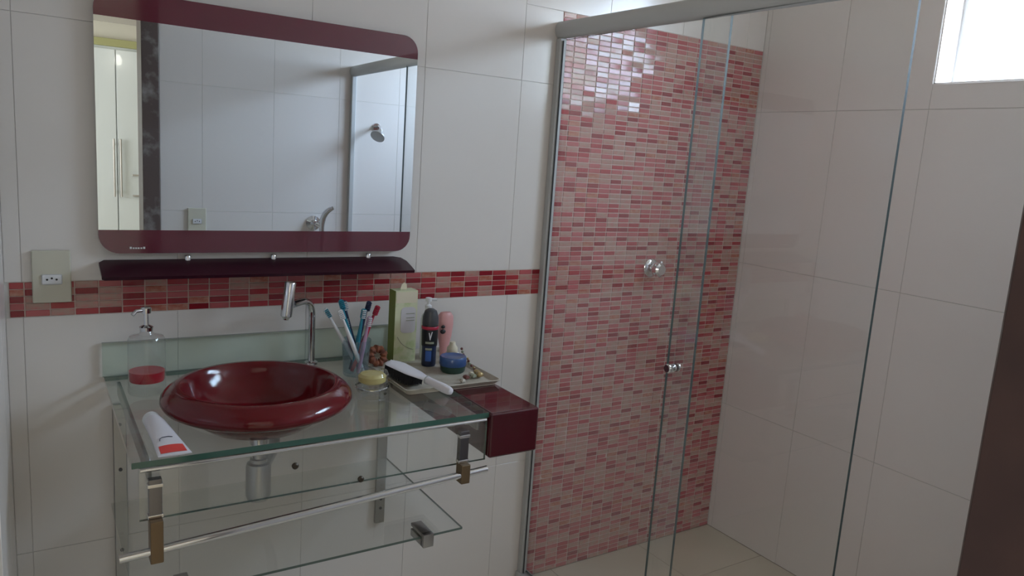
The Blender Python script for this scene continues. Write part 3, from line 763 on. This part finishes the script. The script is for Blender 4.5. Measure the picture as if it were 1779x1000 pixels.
# white pump bottle behind
wbx = thing('pump_bottle', 'white pump bottle half hidden behind the deodorant', 'bottle', (.975, -.105, ZR))
bm = bmesh.new(); lathe(bm, [(0, ZR), (.018, ZR), (.020, ZR+.004), (.020, ZR+.118), (.016, ZR+.132), (.009, ZR+.138), (.009, ZR+.146), (0, ZR+.146)], (.972, -.118, 0), 24); build('bottle', bm, M['white_plastic'], wbx, True)
bm = bmesh.new(); lathe(bm, [(0, ZR+.1465), (.009, ZR+.1465), (.010, ZR+.158), (.004, ZR+.162), (.004, ZR+.170), (.009, ZR+.171), (.009, ZR+.181), (0, ZR+.183)], (.972, -.118, 0), 20)
tube(bm, [(.972, -.118, ZR+.176), (.995, -.125, ZR+.176)], .004, 8); build('pump', bm, M['white_plastic'], wbx, True)

# pink bottle
pk = thing('pink_bottle', 'flat pink bottle standing right of the deodorant can', 'bottle', (1.02, -.115, ZR))
bm = bmesh.new(); lathe(bm, [(0, ZR), (.012, ZR), (.013, ZR+.004), (.015, ZR+.035), (.022, ZR+.065), (.026, ZR+.100), (.025, ZR+.125), (.016, ZR+.137), (0, ZR+.139)], (1.026, -.125, 0), 28, sy=.6); build('bottle', bm, M['pinkb'], pk, True)
bm = bmesh.new()
for z, s in ((ZR+.098, .007), (ZR+.084, .0095)): lathe(bm, [(0, -s*.8), (s*.7, -s*.5), (s, 0), (s*.7, s*.5), (0, s*.8)], (1.009, -.146, z), 12, sy=.5)
build('black_bow', bm, M['black'], pk, True)
# cream pot
cr = thing('cream_pot', 'small white pot with a cream cap behind the blue jar', 'pot', (1.024, -.18, ZR))
bm = bmesh.new(); lathe(bm, [(0, ZR), (.018, ZR), (.019, ZR+.004), (.019, ZR+.030), (0, ZR+.030)], (1.022, -.185, 0), 24); build('pot', bm, M['white_plastic'], cr, True)
bm = bmesh.new(); lathe(bm, [(0, ZR+.0305), (.016, ZR+.0305), (.016, ZR+.045), (.009, ZR+.054), (.008, ZR+.062), (0, ZR+.064)], (1.022, -.185, 0), 24); build('cap', bm, M['cream'], cr, True)
# blue jar
bj = thing('blue_jar', 'round blue cream jar with a dark base on the tray', 'jar', (.987, -.262, ZR))
bm = bmesh.new(); lathe(bm, [(0, ZR), (.031, ZR), (.034, ZR+.004), (.036, ZR+.018), (0, ZR+.018)], (.984, -.262, 0), 32); build('jar_base', bm, M['deepgreen'], bj, True)
bm = bmesh.new(); lathe(bm, [(0, ZR+.0185), (.036, ZR+.0185), (.0375, ZR+.021), (.0375, ZR+.040), (.035, ZR+.044), (.028, ZR+.0435), (.026, ZR+.042), (0, ZR+.042)], (.984, -.262, 0), 32); build('lid', bm, M['blue'], bj, True)

# hairbrush lying across the tray lip, handle towards the viewer
hb = thing('hairbrush', 'white-backed hairbrush with black bristles lying across the tray edge', 'hairbrush', (.82, -.38, .92))
T = Vector((.799, -.256, .932)); E = Vector((.862, -.486, .911)); ax = (E-T).normalized()
wv = ax.cross(Vector((.12, .0, 1))).normalized(); nv = wv.cross(ax).normalized()
if nv.z < 0: nv = -nv
Lh = .150; n_ = 20
def outline(t):      # half width along the brush
    if t < .16: return .034*math.sqrt(max(0, 1-((.16-t)/.16)**2))
    if t < .62: return .034-.004*(t-.16)/.46
    if t < 1: return .030-.0205*((t-.62)/.38)**1.2
    return .0095
bm = bmesh.new(); rows = []
for i in range(n_+1):
    t = i/n_; hw = max(outline(t), .002); c = T+ax*(t*Lh)
    rows.append([bm.verts.new(c+wv*(hw*math.cos(a))+nv*(.006*math.sin(a)*(1 if math.sin(a) > 0 else .5))) for a in [2*math.pi*k/16 for k in range(16)]])
for a, b in zip(rows[:-1], rows[1:]):
    for k in range(16): bm.faces.new((a[k], a[(k+1) % 16], b[(k+1) % 16], b[k]))
bm.faces.new(rows[0]); bm.faces.new(rows[-1])
build('brush_back', bm, M['tube_white'], hb, True)
bm = bmesh.new(); Lt = (E-T).length; c0 = T+ax*Lh
tube(bm, [c0-ax*.004, c0+ax*.02, c0+ax*.06, c0+ax*(Lt-Lh-.01), c0+ax*(Lt-Lh-.003), c0+ax*(Lt-Lh)], [.0095, .010, .0115, .0105, .008, .003], 16); build('handle', bm, M['tube_white'], hb, True)
bm = bmesh.new(); tube(bm, [c0-ax*.003, c0], [.0112, .0112], 16); build('collar', bm, M['alu'], hb, True)
bm = bmesh.new(); rb_ = random.Random(5)
for i in range(26):
    for j in range(9):
        t = .05+.66*i/25; hw = outline(t)*.85; u = -1+2*j/8
        o = T+ax*(t*Lh)+wv*(hw*u)-nv*.002
        tube(bm, [o, o-nv*.026+wv*rb_.uniform(-.001, .001)], [.0018, .0012], 5)
build('bristles', bm, M['bristle'], hb)['kind'] = 'stuff'

# scrunchie and gold chain left of the carton
scu = thing('hair_scrunchie', 'rust brown hair scrunchie left of the green carton', 'scrunchie', (.80, -.15, ZR))
bm = bmesh.new(); rings = []; nn = 40
for i in range(nn):
    a = 2*math.pi*i/nn; R0 = .019; rr_ = .0095+.0022*math.sin(9*a)
    c = Vector((.806+R0*math.cos(a), -.150+.35*R0*math.sin(a), ZR+.030+R0*math.sin(a)))
    d1_ = Vector((math.cos(a), .35*math.sin(a), math.sin(a))).normalized(); d2_ = Vector((0, 1, -.1)).normalized()
    rings.append([bm.verts.new(c+(d1_*math.cos(b)+d2_*math.sin(b))*rr_*(1+.12*math.sin(3*b+7*a))) for b in [2*math.pi*k/12 for k in range(12)]])
for i in range(nn):
    a, b = rings[i], rings[(i+1) % nn]
    for k in range(12): bm.faces.new((a[k], a[(k+1) % 12], b[(k+1) % 12], b[k]))
build('fabric_ring', bm, M['scrunch'], scu, True)
def chain(name, label, cat, pts, rad, ms, part='bead'):
    t = thing(name, label, cat, pts[0])
    P = [Vector(p) for p in pts]; seg = []
    for a, b in zip(P[:-1], P[1:]):
        n = max(1, int((b-a).length/(rad*2.05)))
        seg += [a+(b-a)*i/n for i in range(n)]
    mes = []
    for m in ms:
        bm = bmesh.new(); bmesh.ops.create_icosphere(bm, subdivisions=1, radius=rad); me = bpy.data.meshes.new(part); bm.to_mesh(me); bm.free(); me.materials.append(M[m])
        for p in me.polygons: p.use_smooth = True
        mes.append(me)
    for i, p in enumerate(seg): link(part, mes[i % len(mes)], t, p)
    return t
chain('gold_chain', 'thin gold chain heaped between the soap jar and the tray', 'chain',
      [(.786, -.205, ZR+.003), (.800, -.215, ZR+.012), (.792, -.235, ZR+.006), (.776, -.250, ZR+.004), (.790, -.262, ZR+.004), (.772, -.275, ZR+.004), (.782, -.300, ZR+.004)], .0028, ['gold', 'cream'])
# bead bracelet over the cream pot side and trinkets on the tray corner
chain('bead_string', 'string of brown beads sloping down right of the blue jar', 'beads',
      [(1.036, -.215, ZR+.048), (1.031, -.235, ZR+.036), (1.040, -.245, ZR+.026), (1.037, -.262, ZR+.017), (1.039, -.285, ZR+.010), (1.034, -.305, ZR+.006)], .0045, ['bead', 'beadg', 'bead', 'gold'])
rb_ = random.Random(11)
for (lab, x, y, s, m) in (('gold shell trinket at the tray right corner', 1.024, -.345, .011, 'gold'), ('sage green bead trinket beside the gold shell', 1.003, -.345, .009, 'beadg'),
                       ('cream pearl trinket between blue jar and tray corner', 1.010, -.322, .0075, 'cream'),
   ('brown nut trinket at the tray front between pearl and jar', .978, -.350, .009, 'bead'), ('gold flower trinket nearest the tray right lip', 1.030, -.318, .010, 'gold'),
   ('pale gold trinket on the tray front below the blue jar', .955, -.372, .008, 'tray')):
    t = thing('trinket', lab, 'trinket', (x, y, ZR))
    bm = bmesh.new(); bmesh.ops.create_icosphere(bm, subdivisions=2, radius=s)
    for v in bm.verts: v.co *= 1+.18*math.sin(v.co.x*900)*math.cos(v.co.z*700); v.co.z *= .75; v.co += Vector((x, y, ZR+s*.85))
    build('shell', bm, M[m], t, True)
